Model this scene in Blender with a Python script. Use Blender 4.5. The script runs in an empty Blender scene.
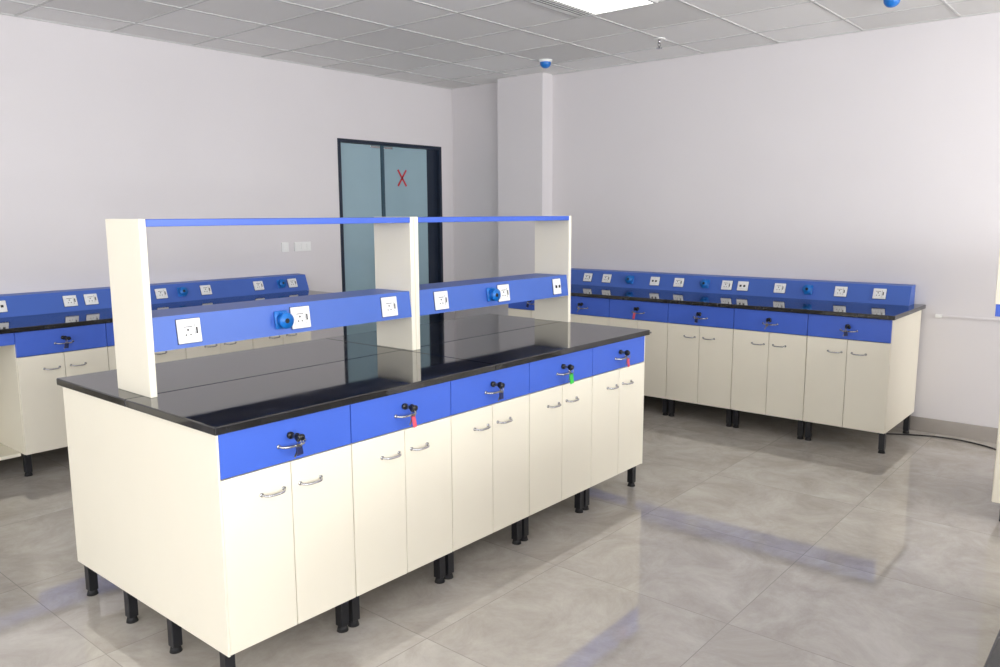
import bpy, bmesh, math, random
from mathutils import Matrix, Vector
random.seed(4)
S=bpy.context.scene
S.view_settings.view_transform='Standard'
S.view_settings.look='None'

# ------------------------------------------------------------------ materials
def lin(c):
    return tuple(((v/255)/12.92 if v/255<=.04045 else ((v/255+.055)/1.055)**2.4) for v in c)+(1,)
def newmat(name):
    m=bpy.data.materials.new(name); m.use_nodes=True
    return m,m.node_tree,m.node_tree.nodes['Principled BSDF']
def mat(name,c,rough=.5,metal=0,spec=.5,coat=0,var=.03,vs=6,bump=0,bs=200):
    m,t,b=newmat(name); N=t.nodes; Lk=t.links
    tc=N.new('ShaderNodeTexCoord'); no=N.new('ShaderNodeTexNoise'); no.inputs['Scale'].default_value=vs
    no.inputs['Detail'].default_value=5
    Lk.new(tc.outputs['Object'],no.inputs['Vector'])
    cr=N.new('ShaderNodeValToRGB'); l=lin(c)
    cr.color_ramp.elements[0].position=.3; cr.color_ramp.elements[1].position=.7
    cr.color_ramp.elements[0].color=tuple(v*(1-var) for v in l[:3])+(1,)
    cr.color_ramp.elements[1].color=tuple(min(1,v*(1+var)) for v in l[:3])+(1,)
    Lk.new(no.outputs['Fac'],cr.inputs['Fac']); Lk.new(cr.outputs['Color'],b.inputs['Base Color'])
    b.inputs['Roughness'].default_value=rough; b.inputs['Metallic'].default_value=metal
    b.inputs['Specular IOR Level'].default_value=spec; b.inputs['Coat Weight'].default_value=coat
    if bump:
        n2=N.new('ShaderNodeTexNoise'); n2.inputs['Scale'].default_value=bs; Lk.new(tc.outputs['Object'],n2.inputs['Vector'])
        bp=N.new('ShaderNodeBump'); bp.inputs['Strength'].default_value=bump; bp.inputs['Distance'].default_value=.002
        Lk.new(n2.outputs['Fac'],bp.inputs['Height']); Lk.new(bp.outputs['Normal'],b.inputs['Normal'])
    return m
def emis(name,c,s):
    m,t,b=newmat(name); b.inputs['Base Color'].default_value=lin(c)
    b.inputs['Emission Color'].default_value=lin(c); b.inputs['Emission Strength'].default_value=s; return m

M_wall=mat('painted_plaster',(217,213,214),.75,var=.015,vs=1.5,bump=.15,bs=120)
M_cream=mat('cream_laminate',(234,228,210),.42,var=.012,vs=3)
M_blue=mat('blue_laminate',(62,98,198),.38,var=.03,vs=4)
M_bluer=mat('blue_raceway_paint',(66,102,186),.4,var=.03,vs=4)
M_steel=mat('brushed_steel',(190,190,192),.25,metal=1,var=.05)
M_black=mat('black_powder_coat',(20,21,26),.4)
M_rubber=mat('black_rubber',(24,24,26),.7)
M_white=mat('white_plastic',(236,236,234),.35)
M_sock=mat('socket_blue_plastic',(24,112,196),.3)
M_dark=mat('dark_slots',(15,15,15),.6)
M_red=mat('red_tag',(214,84,104),.4)
M_green=mat('green_tag',(60,190,70),.4)
M_navy=mat('navy_tag',(25,35,80),.4)
M_skirt=mat('skirting_tile',(160,153,146),.25,var=.08,vs=5)
M_frame=mat('door_frame_dark',(22,34,52),.35)
M_filmred=mat('red_film',(190,40,50),.4)
M_alu=mat('white_tbar',(200,200,198),.6)
M_key=mat('key_brass_nickel',(150,146,135),.3,metal=1)

# granite counter
def granite():
    m,t,b=newmat('black_granite'); N=t.nodes; Lk=t.links
    tc=N.new('ShaderNodeTexCoord')
    n=N.new('ShaderNodeTexNoise'); n.inputs['Scale'].default_value=260; n.inputs['Detail'].default_value=3
    r=N.new('ShaderNodeValToRGB'); r.color_ramp.elements[0].position=.5; r.color_ramp.elements[0].color=(.006,.006,.008,1)
    r.color_ramp.elements[1].position=.8; r.color_ramp.elements[1].color=(.03,.03,.034,1)
    Lk.new(tc.outputs['Object'],n.inputs['Vector']); Lk.new(n.outputs['Fac'],r.inputs['Fac'])
    mp=N.new('ShaderNodeMapping'); mp.inputs['Scale'].default_value=(1,3.5,1); mp.inputs['Rotation'].default_value=(0,0,.5)
    Lk.new(tc.outputs['Object'],mp.inputs['Vector'])
    d=N.new('ShaderNodeTexNoise'); d.inputs['Scale'].default_value=5; d.inputs['Detail'].default_value=10; d.inputs['Roughness'].default_value=.65
    Lk.new(mp.outputs['Vector'],d.inputs['Vector'])
    dr=N.new('ShaderNodeMapRange'); dr.inputs['From Min'].default_value=.3; dr.inputs['From Max'].default_value=.75
    dr.inputs['To Min'].default_value=.02; dr.inputs['To Max'].default_value=.10
    Lk.new(d.outputs['Fac'],dr.inputs['Value']); Lk.new(dr.outputs['Result'],b.inputs['Roughness'])
    mx=N.new('ShaderNodeMixRGB'); mx.blend_type='MIX'; mx.inputs['Color2'].default_value=(.07,.072,.08,1)
    fr=N.new('ShaderNodeMapRange'); fr.inputs['From Min'].default_value=.46; fr.inputs['From Max'].default_value=.8; fr.inputs['To Max'].default_value=.5
    Lk.new(d.outputs['Fac'],fr.inputs['Value']); Lk.new(fr.outputs['Result'],mx.inputs['Fac'])
    Lk.new(r.outputs['Color'],mx.inputs['Color1']); Lk.new(mx.outputs['Color'],b.inputs['Base Color'])
    b.inputs['IOR'].default_value=1.6
    return m
M_granite=granite()

def floor_mat():
    m,t,b=newmat('polished_floor_tile'); N=t.nodes; Lk=t.links
    tc=N.new('ShaderNodeTexCoord'); mp=N.new('ShaderNodeMapping'); mp.inputs['Location'].default_value=(.13,.21,0)
    Lk.new(tc.outputs['Object'],mp.inputs['Vector'])
    br=N.new('ShaderNodeTexBrick'); br.offset=0; br.squash=1
    br.inputs['Scale'].default_value=1; br.inputs['Brick Width'].default_value=.8; br.inputs['Row Height'].default_value=.8
    br.inputs['Mortar Size'].default_value=.0018; br.inputs['Mortar Smooth'].default_value=.2
    br.inputs['Color1'].default_value=(0,0,0,1); br.inputs['Color2'].default_value=(1,1,1,1); br.inputs['Mortar'].default_value=(.5,.5,.5,1)
    Lk.new(mp.outputs['Vector'],br.inputs['Vector'])
    ad=N.new('ShaderNodeVectorMath'); ad.operation='MULTIPLY_ADD'; ad.inputs[1].default_value=(7,7,7)
    Lk.new(br.outputs['Color'],ad.inputs[0]); Lk.new(mp.outputs['Vector'],ad.inputs[2])
    n=N.new('ShaderNodeTexNoise'); n.inputs['Scale'].default_value=3.6; n.inputs['Detail'].default_value=14; n.inputs['Roughness'].default_value=.74; n.inputs['Distortion'].default_value=.5
    Lk.new(ad.outputs['Vector'],n.inputs['Vector'])
    r=N.new('ShaderNodeValToRGB'); e=r.color_ramp.elements
    e[0].position=.3; e[0].color=lin((160,153,145)); e[1].position=.7; e[1].color=lin((198,193,186))
    x=e.new(.5); x.color=lin((180,174,166))
    Lk.new(n.outputs['Fac'],r.inputs['Fac'])
    mx=N.new('ShaderNodeMixRGB'); mx.inputs['Color2'].default_value=lin((150,146,140))
    Lk.new(br.outputs['Fac'],mx.inputs['Fac']); Lk.new(r.outputs['Color'],mx.inputs['Color1'])
    Lk.new(mx.outputs['Color'],b.inputs['Base Color'])
    n2=N.new('ShaderNodeTexNoise'); n2.inputs['Scale'].default_value=14; n2.inputs['Detail'].default_value=9
    Lk.new(tc.outputs['Object'],n2.inputs['Vector'])
    mr=N.new('ShaderNodeMapRange'); mr.inputs['From Min'].default_value=.35; mr.inputs['From Max'].default_value=.7; mr.inputs['To Min'].default_value=.045; mr.inputs['To Max'].default_value=.07
    Lk.new(n2.outputs['Fac'],mr.inputs['Value']); Lk.new(mr.outputs['Result'],b.inputs['Roughness'])
    b.inputs['IOR'].default_value=1.95
    return m
def ceil_mat():
    m,t,b=newmat('ceiling_tile'); N=t.nodes; Lk=t.links
    tc=N.new('ShaderNodeTexCoord'); mp=N.new('ShaderNodeMapping')
    mp.inputs['Location'].default_value=(-.25,-.24,0)
    Lk.new(tc.outputs['Object'],mp.inputs['Vector'])
    br=N.new('ShaderNodeTexBrick'); br.offset=0; br.squash=1
    br.inputs['Scale'].default_value=1; br.inputs['Brick Width'].default_value=.6; br.inputs['Row Height'].default_value=.6
    br.inputs['Mortar Size'].default_value=.004
    br.inputs['Color1'].default_value=lin((222,221,219)); br.inputs['Color2'].default_value=lin((242,241,239)); br.inputs['Mortar'].default_value=lin((140,140,140))
    Lk.new(mp.outputs['Vector'],br.inputs['Vector']); Lk.new(br.outputs['Color'],b.inputs['Base Color'])
    b.inputs['Roughness'].default_value=.9
    n=N.new('ShaderNodeTexNoise'); n.inputs['Scale'].default_value=150; Lk.new(tc.outputs['Object'],n.inputs['Vector'])
    bp=N.new('ShaderNodeBump'); bp.inputs['Strength'].default_value=.3; bp.inputs['Distance'].default_value=.003
    Lk.new(n.outputs['Fac'],bp.inputs['Height']); Lk.new(bp.outputs['Normal'],b.inputs['Normal'])
    return m
M_glass=mat('frosted_door_glass',(146,172,182),.12,var=.06,vs=1.5,spec=.6)

# ------------------------------------------------------------------ geometry helpers
class Part:
    def __init__(s,name,mat,parent=None,smooth=False):
        s.bm=bmesh.new(); s.name=name; s.mat=mat; s.parent=parent; s.smooth=smooth; s.T=Matrix.Identity(4)
    def box(s,x0,x1,y0,y1,z0,z1,bev=0,T=None):
        r=bmesh.ops.create_cube(s.bm,size=1)['verts']
        for v in r: v.co=Vector(((x0+x1)/2+v.co.x*(x1-x0),(y0+y1)/2+v.co.y*(y1-y0),(z0+z1)/2+v.co.z*(z1-z0)))
        vs=r
        if bev:
            ed=list({e for v in r for e in v.link_edges})
            q=bmesh.ops.bevel(s.bm,geom=ed,offset=bev,segments=2,profile=.5,affect='EDGES')
            vs=list({v for f in q['faces'] for v in f.verts}|{v for v in r if v.is_valid})
        M=s.T@(T or Matrix.Identity(4))
        for v in vs: v.co=M@v.co
        return s
    def cyl(s,p,axis,r,h,r2=None,seg=24,T=None):
        a=Vector(axis).normalized(); rot=a.to_track_quat('Z','Y').to_matrix().to_4x4()
        m=s.T@(T or Matrix.Identity(4))@Matrix.Translation(Vector(p)+a*h/2)@rot
        bmesh.ops.create_cone(s.bm,cap_ends=True,segments=seg,radius1=r,radius2=r if r2 is None else r2,depth=h,matrix=m); return s
    def sph(s,p,r,sc=(1,1,1)):
        bmesh.ops.create_uvsphere(s.bm,u_segments=24,v_segments=14,radius=r,matrix=s.T@Matrix.Translation(p)@Matrix.Diagonal((*sc,1))); return s
    def tube(s,pts,r,seg=8,T=None,closed=False):
        M=s.T@(T or Matrix.Identity(4)); P=[Vector(p) for p in pts]; rings=[]; n=len(P)
        for i,p in enumerate(P):
            if closed: d=P[(i+1)%n]-P[i-1]
            else: d=P[min(i+1,n-1)]-P[max(i-1,0)]
            q=d.to_track_quat('Z','Y')
            rings.append([s.bm.verts.new(M@(p+q@Vector((r*math.cos(2*math.pi*k/seg),r*math.sin(2*math.pi*k/seg),0)))) for k in range(seg)])
        for i in range(n if closed else n-1):
            A,B=rings[i],rings[(i+1)%n]
            for k in range(seg): s.bm.faces.new((A[k],A[(k+1)%seg],B[(k+1)%seg],B[k]))
        if not closed:
            s.bm.faces.new(list(reversed(rings[0]))); s.bm.faces.new(rings[-1])
        return s
    def prism(s,prof,x0,x1):
        a=[s.bm.verts.new(s.T@Vector((x0,y,z))) for y,z in prof]; b=[s.bm.verts.new(s.T@Vector((x1,y,z))) for y,z in prof]
        n=len(prof)
        s.bm.faces.new(list(reversed(a))); s.bm.faces.new(b)
        for i in range(n): s.bm.faces.new((a[i],a[(i+1)%n],b[(i+1)%n],b[i]))
        return s
    def done(s):
        bmesh.ops.recalc_face_normals(s.bm,faces=s.bm.faces)
        me=bpy.data.meshes.new(s.name); s.bm.to_mesh(me); s.bm.free()
        o=bpy.data.objects.new(s.name,me); S.collection.objects.link(o)
        me.materials.append(s.mat)
        if s.smooth:
            for p in me.polygons: p.use_smooth=True
        if s.parent: o.parent=s.parent
        return o
def empty(name,loc=(0,0,0)):
    e=bpy.data.objects.new(name,None); S.collection.objects.link(e); e.empty_display_size=.2; return e

# ------------------------------------------------------------------ bench parts
ZB=.138; ZD=.722; ZT=.870; O=.02; MW=.5172
class Bench:
    def __init__(s,name,place):
        s.root=empty(name); s.place=place
        s.P={}
        for k,m,sm in [('cabinet_body',M_cream,0),('doors',M_cream,0),('drawer_fronts',M_blue,0),('handles',M_steel,1),('legs',M_black,0),
                    ('feet',M_rubber,1),('counter_top',M_granite,0),('raceway',M_bluer,0),('socket_plates',M_white,0),('socket_slots',M_dark,0),
                    ('industrial_sockets',M_sock,1),('shelf_posts',M_cream,0),('shelf_board',M_blue,0),('locks',M_black,1),('keys',M_key,0),
                    ('tags_red',M_red,0),('tags_green',M_green,0),('tags_navy',M_navy,0),('gaps',M_dark,0)]:
            s.P[k]=Part(k,m,s.root,bool(sm))
        s.setT(Matrix.Identity(4))
    def setT(s,T):
        for p in s.P.values(): p.T=s.place@T
    def finish(s):
        for p in s.P.values():
            if len(p.bm.verts): p.done()
            else: p.bm.free()
    def bow(s,cx,z,y,w=.085,out=.026,tilt=0):
        pts=[]
        for i in range(13):
            t=i/12; a=math.pi*t
            pts.append((cx-w/2*math.cos(a),y-out*min(1,1.25*math.sin(a))+.001,z-.004*math.sin(a)+tilt*(t-.5)))
        s.P['handles'].tube(pts,.0042)
        for sx in (-1,1): s.P['handles'].cyl((cx+sx*w/2,y,z+tilt*sx*.5),(0,-1,0),.007,.004,seg=12)
    def lockkey(s,cx,z,y,kind):
        L=s.P['locks']; L.cyl((cx,y,z),(0,-1,0),.012,.010)
        s.P['keys'].box(cx-.0015,cx+.0015,y-.034,y-.008,z-.006,z+.006)
        L.cyl((cx-.002,y-.045,z),(1,0,0),.015,.004)
        ring=[(cx+.0005,y-.052+.011*math.sin(a),z-.018+.013*math.cos(a)) for a in [2*math.pi*i/16 for i in range(16)]]
        s.P['keys'].tube(ring,.0012,seg=6,closed=True)
        T=Matrix.Translation((cx,y-.050,z-.03))@Matrix.Rotation(random.uniform(-.25,.25),4,'Y')
        if kind=='red': s.P['tags_red'].box(-.009,.009,-.003,.003,-.046,0,.002,T)
        elif kind=='green': s.P['tags_green'].box(-.013,.013,-.003,.003,-.05,0,.002,T)
        elif kind=='navy': s.P['tags_navy'].box(-.012,.012,-.003,.003,-.03,0,.002,T)
        T2=Matrix.Translation((cx+.006,y-.046,z-.025))@Matrix.Rotation(.5,4,'Y')
        s.P['keys'].box(-.009,.009,-.001,.001,-.018,0,0,T2); s.P['keys'].box(-.003,.003,-.001,.001,-.045,-.018,0,T2)
        L.cyl((cx+.018,y-.044,z-.004),(0.2,1,0),.011,.004)
    def module(s,x0,w,depth,kind='navy',front=O):
        g=.002
        s.P['cabinet_body'].box(x0,x0+w,front+.019,front+depth,ZB,ZT)
        s.P['gaps'].box(x0+.004,x0+w-.004,front+.0165,front+.0195,ZB+.004,ZT-.002)
        s.P['drawer_fronts'].box(x0+g,x0+w-g,front,front+.018,ZD+g,ZT-.001,.0015)
        h=w/2
        s.P['doors'].box(x0+g,x0+h-.0015,front,front+.018,ZB+.001,ZD-g,.0015)
        s.P['doors'].box(x0+h+.0015,x0+w-g,front,front+.018,ZB+.001,ZD-g,.0015)
        s.bow(x0+h-.075,ZD-.085,front); s.bow(x0+h+.075,ZD-.085,front)
        s.bow(x0+h+.005,.782,front,.10,.024)
        if kind!='plain': s.lockkey(x0+h,.812,front,kind)
    def leg(s,x,y):
        s.P['legs'].box(x-.018,x+.018,y-.018,y+.018,.022,ZB+.002,.002)
        s.P['feet'].cyl((x,y,0),(0,0,1),.022,.023,.016,seg=20)
    def plate(s,T,w=.09,h=.088,kind='socket'):
        s.P['socket_plates'].box(-w/2,w/2,-.009,.002,-h/2,h/2,.003,T)
        sl=s.P['socket_slots']
        sl.box(-w/2-.0015,w/2+.0015,-.0025,.001,-h/2-.0015,h/2+.0015,0,T)
        if kind=='socket':
            s.P['socket_plates'].box(-w*.36,w*.36,-.012,-.008,-h*.33,h*.33,.002,T)
            for dx in (-.017,.001):
                sl.cyl((dx,-.011,-.014),(0,-1,0),.0032,.0016,seg=10,T=T)
            sl.cyl((-.008,-.011,.004),(0,-1,0),.004,.0016,seg=10,T=T)
            sl.box(-.024,.010,-.0128,-.0118,.014,.0165,0,T)
            sl.box(.0185,.0195,-.0128,-.0118,-.025,.025,0,T)
            sl.box(.023,.029,-.0130,-.0118,-.012,.012,0,T)
        elif kind=='data':
            s.P['socket_plates'].box(-w*.3,w*.3,-.012,-.008,-h*.3,h*.3,.002,T)
            for dx in (-.015,.015): sl.box(dx-.008,dx+.008,-.0130,-.0118,-.009,.007,0,T)
    def indus(s,T):
        I=s.P['industrial_sockets']
        I.box(-.03,.03,-.012,.001,-.036,.036,.005,T)
        I.cyl((0,-.008,-.002),(0,-1,-.12),.027,.030,.025,T=T)
        I.cyl((0,-.037,-.005),(0,-1,-.12),.032,.008,T=T)
        s.P['gaps'].cyl((0,-.0455,-.006),(0,-1,-.12),.010,.0015,T=T)
        I.box(-.012,.012,-.037,-.01,.02,.03,.002,T)

def tilt_face(x,y0,z0,y1,z1,f=.5):
    ang=math.atan2(y1-y0,z1-z0)
    return Matrix.Translation((x,y0+(y1-y0)*f,z0+(z1-z0)*f))@Matrix.Rotation(-ang,4,'X')

# ------------------------------------------------------------------ island bench
def island(name,loc,L=2.626,W=1.17,backkinds=None):
    b=Bench(name,Matrix.Translation(loc))
    R180=Matrix.Translation((L/2,W/2,0))@Matrix.Rotation(math.pi,4,'Z')@Matrix.Translation((-L/2,-W/2,0))
    kinds=['navy','red','navy','green','red']
    SB=.785
    for side in (0,1):
        b.setT(R180 if side else Matrix.Identity(4))
        kk=backkinds if (side and backkinds) else kinds
        for i in range(5):
            b.module(O+MW*i,MW,W/2-O-.001,kk[i])
        for i in range(6):
            xs=[O+MW*i-.026,O+MW*i+.026] if 0<i<5 else [O+.02 if i==0 else L-O-.02]
            for x in xs: b.leg(x,.075); b.leg(x,.42)
        ry0,rz0,ry1,rz1=.533,1.06,.548,1.18
        for x,k in [(.228,'socket'),(.713,'socket'),(1.198,'socket'),(1.536,'socket'),(2.009,'socket'),(2.488,'data')]:
            b.plate(tilt_face(x,ry0,rz0,ry1,rz1) if not side else tilt_face(x,W-SB,rz0,W-SB+.015,rz1),.09 if k=='socket' else .07,kind=k)
        for x in (.620,1.905):
            b.indus(tilt_face(x,ry0,rz0,ry1,rz1) if not side else tilt_face(x,W-SB,rz0,W-SB+.015,rz1))
    b.setT(Matrix.Identity(4))
    b.P['cabinet_body'].box(O-.006,O+.001,O,W-O,ZB-.002,ZT,.001).box(L-O-.005,L-O+.003,O,W-O,ZB-.002,ZT,.001)
    b.P['counter_top'].box(0,L/2-.0006,0,W/2-.0004,ZT+.002,.9,.004).box(L/2+.0006,L,0,W/2-.0004,ZT+.002,.9,.004)
    b.P['counter_top'].box(0,L/2-.0006,W/2+.0004,W,ZT+.002,.9,.004).box(L/2+.0006,L,W/2+.0004,W,ZT+.002,.9,.004)
    b.P['gaps'].box(.01,L-.01,.01,W-.01,ZT,.894)
    for x0 in (.068,1.334,1.361,2.600):
        b.P['shelf_posts'].box(x0,x0+.025,.533,SB,.9,1.524,.002)
    for x0,x1 in ((.093,1.334),(1.386,2.600)):
        b.P['raceway'].prism([(.533,1.06),(.548,1.18),(SB-.015,1.18),(SB,1.06)],x0,x1)
        b.P['shelf_board'].box(x0,x1,.531,SB+.002,1.497,1.522,.002)
    b.finish(); return b
island('lab_island_bench',(0,0,0))
island('lab_island_bench.001',(-.1,-3.19,0),backkinds=['plain']*5)

# ------------------------------------------------------------------ wall benches
def wall_bench(name,place,L,D,mods,plates,inds,rx0,rx1,legx,extra=None,kinds=None):
    b=Bench(name,place)
    for i,x in enumerate(mods): b.module(x,MW,D-O-.03,(kinds or ['navy','none','red','none','navy','green'])[i%6])
    for x in legx: b.leg(x,.07); b.leg(x,D-.12)
    b.P['counter_top'].box(0,L,0,D-.002,ZT+.002,.9,.004)
    prof=[(D-.155,.9),(D-.105,1.03),(D-.004,1.035),(D-.004,.9)]
    b.P['raceway'].prism(prof,rx0,rx1)
    for x,k in plates: b.plate(tilt_face(x,D-.155,.9,D-.105,1.03,.52),.085,.075,k)
    for x in inds: b.indus(tilt_face(x,D-.155,.9,D-.105,1.03,.52))
    if extra: extra(b)
    b.finish(); return b
PR=Matrix.Translation((4.088,2.255,0))@Matrix.Rotation(-math.pi/2,4,'Z')
L2=2.255+.885
mods=[L2-O-MW*(k+1) for k in range(6)][::-1]
ys=[1.842,1.642,1.164,.941,.521,.389,.096,-.35,-.613]
ks=['socket','socket','data','socket','socket','data','socket','socket','socket']
legx=[]
for k in range(7):
    c=L2-O-MW*k
    legx += [c-.026,c+.026] if 0<k<6 else [c-.022 if k==0 else c+.022]
wall_bench('lab_wall_bench',PR,L2,.799,mods,[(2.255-y,k) for y,k in zip(ys,ks)],[2.255-1.40,2.255-.70,2.255+.12],.02,2.255+.81,legx,
           kinds=['navy','none','red','navy','none','navy'])
PL=Matrix.Translation((-1.6,2.881,0))
def ex(b):
    b.P['cabinet_body'].box(.55,2.04,.10,.70,ZB-.02,ZB,.001)
    b.P['cabinet_body'].box(.55,2.04,.69,.705,ZB,ZT)
    b.P['shelf_board'].box(.55,2.04,.03,.05,.80,ZT)
wx=1.6
wall_bench('lab_wall_bench.001',PL,2.9+wx,.737,[.03,.44+wx,.44+wx+MW,.44+wx+2*MW,.44+wx+3*MW],
   [(x+wx,k) for x,k in [(-.4,'socket'),(.56,'data'),(.989,'socket'),(1.125,'socket'),(1.624,'socket'),(1.979,'socket'),(2.442,'socket'),(2.768,'socket')]],
   [1.78+wx,2.65+wx],.02,2.94+wx-.02,
   [.06,.53,.44+wx+.02,.44+wx+MW-.026,.44+wx+MW+.026,.44+wx+2*MW-.026,.44+wx+2*MW+.026,.44+wx+3*MW-.026,.44+wx+3*MW+.026,.44+wx+4*MW-.02],
   extra=ex,kinds=['none','navy','none','red','navy'])

# ------------------------------------------------------------------ storage cabinet (right edge)
c=empty('storage_cabinet')
Part('carcass',M_cream,c).box(3.272,4.0,-2.45,-1.585,.1,1.0,.003).box(3.272,4.0,-2.45,-1.525,1.09,1.36,.003).done()
Part('worktop_band',M_granite,c).box(3.262,4.0,-2.46,-1.56,1.0,1.03,.003).done()
Part('hutch_base',M_blue,c).box(3.275,4.0,-2.45,-1.53,1.03,1.09,.002).done()
Part('doors',M_cream,c).box(3.252,3.27,-2.038,-1.59,.105,.84,.002).box(3.252,3.27,-2.445,-2.042,.105,.84,.002).done()
Part('drawer_fronts',M_blue,c).box(3.252,3.27,-2.445,-1.59,.845,.995,.002).done()
hp=Part('handles',M_steel,c,True)
for y in (-1.98,-2.10): hp.tube([(3.252,y,.6),(3.225,y,.61),(3.225,y,.72),(3.252,y,.73)],.005)
hp.done()
lg=Part('legs',M_black,c)
for x in (3.31,3.95):
    for y in (-2.4,-1.64): lg.box(x-.018,x+.018,y-.018,y+.018,0,.1,.002)
lg.done()

# ------------------------------------------------------------------ room shell
XW,YW,HC,XL,YR=4.889,3.62,2.798,-4.2,-5.6
Part('floor',floor_mat()).box(XL-.15,XW+.15,YR-.15,YW+.15,-.1,0).done()
Part('ceiling',ceil_mat()).box(XL-.15,XW+.15,YR-.15,YW+.15,HC,HC+.1).done()
Part('wall_right',M_wall).box(XW,XW+.15,YR-.15,YW+.15,0,HC).done()
DX0,DX1,DZ=3.40,4.715,2.21
Part('wall_left',M_wall).box(XL-.15,DX0,YW,YW+.15,0,HC).box(DX1,XW,YW,YW+.15,0,HC).box(DX0,DX1,YW,YW+.15,DZ,HC).done()
w=Part('wall_front',M_wall)
wz0,wz1=.9,2.35
w.box(XL-.15,XW,YR-.15,YR,0,wz0).box(XL-.15,XW,YR-.15,YR,wz1,HC).box(XL-.15,-3.4,YR-.15,YR,wz0,wz1).box(4.2,XW,YR-.15,YR,wz0,wz1).box(.25,.55,YR-.15,YR,wz0,wz1).done()
w=Part('wall_back',M_wall)
w.box(XL-.15,XL,YR,YW,0,wz0).box(XL-.15,XL,YR,YW,wz1,HC).box(XL-.15,XL,YR,-4.6,wz0,wz1).box(XL-.15,XL,2.6,YW,wz0,wz1).box(XL-.15,XL,-1.15,-.85,wz0,wz1).done()
def window(n,ax,a0,a1,pos,out,pe):
    e=empty('window_%d'%n)
    f=Part('frame',M_alu,e); g=Part('pane',emis('daylight_pane_%d'%n,(225,235,250),pe),e)
    def bx(p,u0,u1,d0,d1,z0,z1,bev=.002):
        if ax=='x': p.box(u0,u1,min(d0,d1),max(d0,d1),z0,z1,bev)
        else: p.box(min(d0,d1),max(d0,d1),u0,u1,z0,z1,bev)
    d0,d1=pos+out*.04,pos+out*.10
    n_=3; st=(a1-a0)/n_
    bx(f,a0,a1,d0,d1,wz0,wz0+.05); bx(f,a0,a1,d0,d1,wz1-.05,wz1)
    for i in range(n_+1):
        c_=a0+st*i; c_=min(max(c_,a0+.025),a1-.025); bx(f,c_-.025,c_+.025,d0,d1,wz0+.05,wz1-.05)
    bx(g,a0+.02,a1-.02,pos+out*.065,pos+out*.07,wz0+.02,wz1-.02,0)
    f.done(); g.done()
    ld=bpy.data.lights.new('window_daylight_%d'%n,'AREA'); ld.shape='RECTANGLE'; ld.size=a1-a0-.1; ld.size_y=wz1-wz0-.1
    ld.color=(1,.985,.97); lo=bpy.data.objects.new('window_daylight_%d'%n,ld); S.collection.objects.link(lo); lo.parent=e
    mid=(a0+a1)/2
    if ax=='x': lo.location=(mid,pos+.01,(wz0+wz1)/2); lo.rotation_euler=(math.radians(90),0,0)
    else: lo.location=(pos+.01,mid,(wz0+wz1)/2); lo.rotation_euler=(math.radians(90),0,math.radians(-90))
    return ld
l1=window(1,'x',-3.4,.25,YR,-1,2.4); l2=window(2,'x',.55,4.2,YR,-1,2.4)
l3=window(3,'y',-4.6,-1.15,XL,-1,1.3); l4=window(4,'y',-.85,2.6,XL,-1,.9)
l1.energy=170; l2.energy=180; l3.energy=72; l4.energy=38

Part('column',M_wall).box(4.731,XW,2.34,2.876,0,HC,.003).done()
Part('baseboard_right',M_skirt).box(XW-.012,XW,YR,2.34,0,.10,.002).box(XW-.012,XW,2.876,YW-.012,0,.10,.002).done()
Part('baseboard_left',M_skirt).box(XL,DX0-.05,YW-.012,YW,0,.10,.002).box(DX1+.04,XW-.012,YW-.012,YW,0,.10,.002).done()

# T-bar grid
g=Part('trim_ceiling_grid',M_alu)
x=3.25-.6*12
while x<XW:
    if x>XL: g.box(x-.008,x+.008,YR,YW,HC-.004,HC+.001)
    x+=.6
y=.84-.6*10
while y<YW:
    if y>YR: g.box(XL,XW,y-.008,y+.008,HC-.0045,HC+.001)
    y+=.6
g.box(XL,XW,YW-.02,YW,HC-.006,HC+.001).box(XW-.02,XW,YR,2.34,HC-.0062,HC+.001)
g.done()

M_tray=mat('grey_tray',(90,92,95),.5)
def lamp(x0,y0,name):
    r=empty(name)
    Part('bezel',M_alu,r).box(x0+.012,x0+.588,y0+.012,y0+.03,HC-.014,HC).box(x0+.012,x0+.588,y0+.57,y0+.588,HC-.014,HC).box(x0+.012,x0+.03,y0+.03,y0+.57,HC-.014,HC).box(x0+.57,x0+.588,y0+.03,y0+.57,HC-.014,HC).done()
    Part('diffuser',emis('led_diffuser',(255,253,248),2.4),r).box(x0+.03,x0+.57,y0+.03,y0+.45,HC-.010,HC).done()
    v=Part('louvres',M_alu,r)
    for i in range(4):
        yy=y0+.468+i*.028
        v.box(x0+.03,x0+.57,-.007,.007,-.002,.002,0,Matrix.Translation((0,yy,HC-.010))@Matrix.Rotation(.6,4,'X'))
    v.done()
    Part('louvre_tray',M_tray,r).box(x0+.03,x0+.57,y0+.45,y0+.57,HC-.003,HC).done()
lamp(2.65,.33,'ceiling_light_panel')
lamp(-.35,.24,'ceiling_light_panel.001'); lamp(2.65,-2.76,'ceiling_light_panel.002'); lamp(-.35,-2.76,'ceiling_light_panel.003')

def detector(x,y,name):
    r=empty(name)
    Part('base',M_white,r,False).cyl((x,y,HC-.018),(0,0,1),.052,.018,.058,32).done()
    Part('dome',M_sock,r,True).sph((x,y,HC-.026),.046,(1,1,.9)).done()
detector(4.28,1.97,'smoke_detector'); detector(4.04,-.76,'smoke_detector.001')
r=empty('fire_sprinkler'); X,Y=4.17,.85
Part('escutcheon',M_white,r).cyl((X,Y,HC-.008),(0,0,1),.04,.008,.045).done()
Part('head',M_steel,r,True).cyl((X,Y,HC-.035),(0,0,1),.010,.03).tube([(X-.014,Y,HC-.03),(X-.016,Y,HC-.05),(X,Y,HC-.065),(X+.016,Y,HC-.05),(X+.014,Y,HC-.03)],.003).cyl((X,Y,HC-.07),(0,0,1),.022,.003).done()

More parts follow.
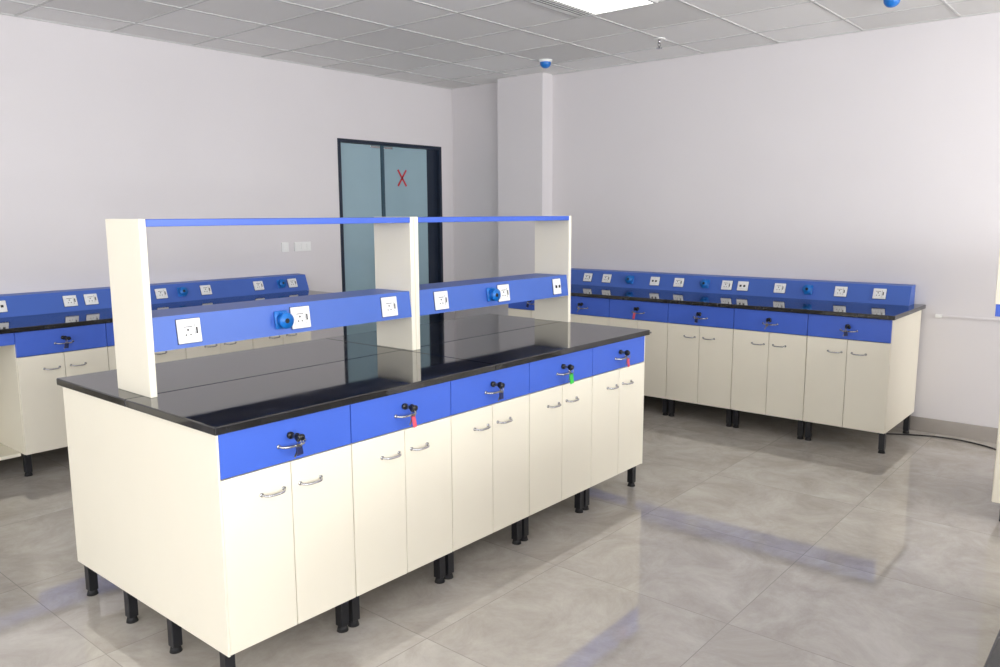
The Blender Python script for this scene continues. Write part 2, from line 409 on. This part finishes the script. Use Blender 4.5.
for nm,x,wd in (('wall_switch_plate',2.80,.07),('wall_switch_plate.001',2.98,.17)):
    r=empty(nm)
    Part('plate',M_white,r).box(x-wd/2,x+wd/2,YW-.012,YW,1.225,1.305,.003).done()
    k=Part('rockers',M_white,r); n=max(1,round(wd/.055))
    for i in range(n):
        cx=x-wd/2+wd*(i+.5)/n; k.box(cx-.018,cx+.018,YW-.016,YW-.011,1.24,1.29,.002)
    k.done()

# glass double door
d=empty('door_1')
fr=Part('frame',M_frame,d)
fr.box(DX0,DX0+.03,YW-.01,YW+.11,0,DZ).box(DX0+.03,DX1-.035,YW-.01,YW+.11,DZ-.03,DZ).box(DX1-.035,DX1,YW-.01,YW+.11,0,DZ)
fr.box(4.545,DX1-.035,YW+.03,YW+.05,0,DZ-.03)
fr.done()
Part('centre_stile',mat('tinted_edge',(52,78,92),.3),d).box(3.925,3.965,YW+.015,YW+.05,0,DZ-.03).done()
Part('glass_leaves',M_glass,d).box(DX0+.034,3.92,YW+.02,YW+.034,.01,DZ-.035).box(3.97,4.54,YW+.028,YW+.042,.01,DZ-.035).done()
h=Part('pull_handles',M_steel,d,True)
h.tube([(3.83,YW-.045,.95),(3.83,YW-.045,1.5)],.012)
for z in (1.02,1.43): h.cyl((3.83,YW+.02,z),(0,-1,0),.008,.065)
h.cyl((4.04,YW-.03,.95),(0,0,1),.012,.55)
for z in (1.02,1.43): h.cyl((4.04,YW+.03,z),(0,-1,0),.008,.06)
h.done()
k=Part('red_x_sign',M_filmred,d)
for a in (.62,-.62): k.box(-.009,.009,-.001,.001,-.095,.095,0,Matrix.Translation((4.20,YW+.026,1.885))@Matrix.Rotation(a,4,'Y'))
k.done()
Part('patch_fittings',M_steel,d).box(3.80,3.915,YW+.014,YW+.04,DZ-.06,DZ-.04,.002).box(3.975,4.08,YW+.022,YW+.048,DZ-.06,DZ-.04,.002).done()
Part('corridor_panel',M_frame,d).box(DX0,DX1,YW+.13,YW+.148,0,DZ).done()

r=empty('wall_conduit')
Part('trunking',M_wall,r).box(XW-.012,XW,-3.5,-.98,.822,.836,.002).done()
Part('clip',M_white,r).box(XW-.018,XW,-.99,-.95,.815,.84,.002).done()
def cable(name,pts,rad):
    cu=bpy.data.curves.new(name,'CURVE'); cu.dimensions='3D'; cu.bevel_depth=rad; cu.resolution_u=8
    sp=cu.splines.new('BEZIER'); sp.bezier_points.add(len(pts)-1)
    for b_,p in zip(sp.bezier_points,pts): b_.co=p; b_.handle_left_type=b_.handle_right_type='AUTO'
    o=bpy.data.objects.new(name,cu); S.collection.objects.link(o); cu.materials.append(M_rubber); return o
cable('power_cable',[(4.6,-.7,.006),(4.72,-.9,.006),(4.78,-1.1,.006),(4.74,-1.3,.006),(4.62,-1.5,.006),(4.5,-1.9,.006)],.005)

# ------------------------------------------------------------------ world + camera
wd=bpy.data.worlds.new('world'); S.world=wd; wd.use_nodes=True
bg=wd.node_tree.nodes['Background']; sk=wd.node_tree.nodes.new('ShaderNodeTexSky'); sk.sky_type='HOSEK_WILKIE'
wd.node_tree.links.new(sk.outputs['Color'],bg.inputs['Color']); bg.inputs['Strength'].default_value=.6
cd=bpy.data.cameras.new('camera'); co=bpy.data.objects.new('camera',cd); S.collection.objects.link(co); S.camera=co
cd.sensor_width=36; cd.lens=28.74; cd.clip_start=.02
co.matrix_world=Matrix.Translation((-1.2373,-2.174,1.5347))@Matrix.Rotation(.7004-math.pi/2,4,'Z')@Matrix.Rotation(math.pi/2-.1485,4,'X')@Matrix.Rotation(-.0044,4,'Z')
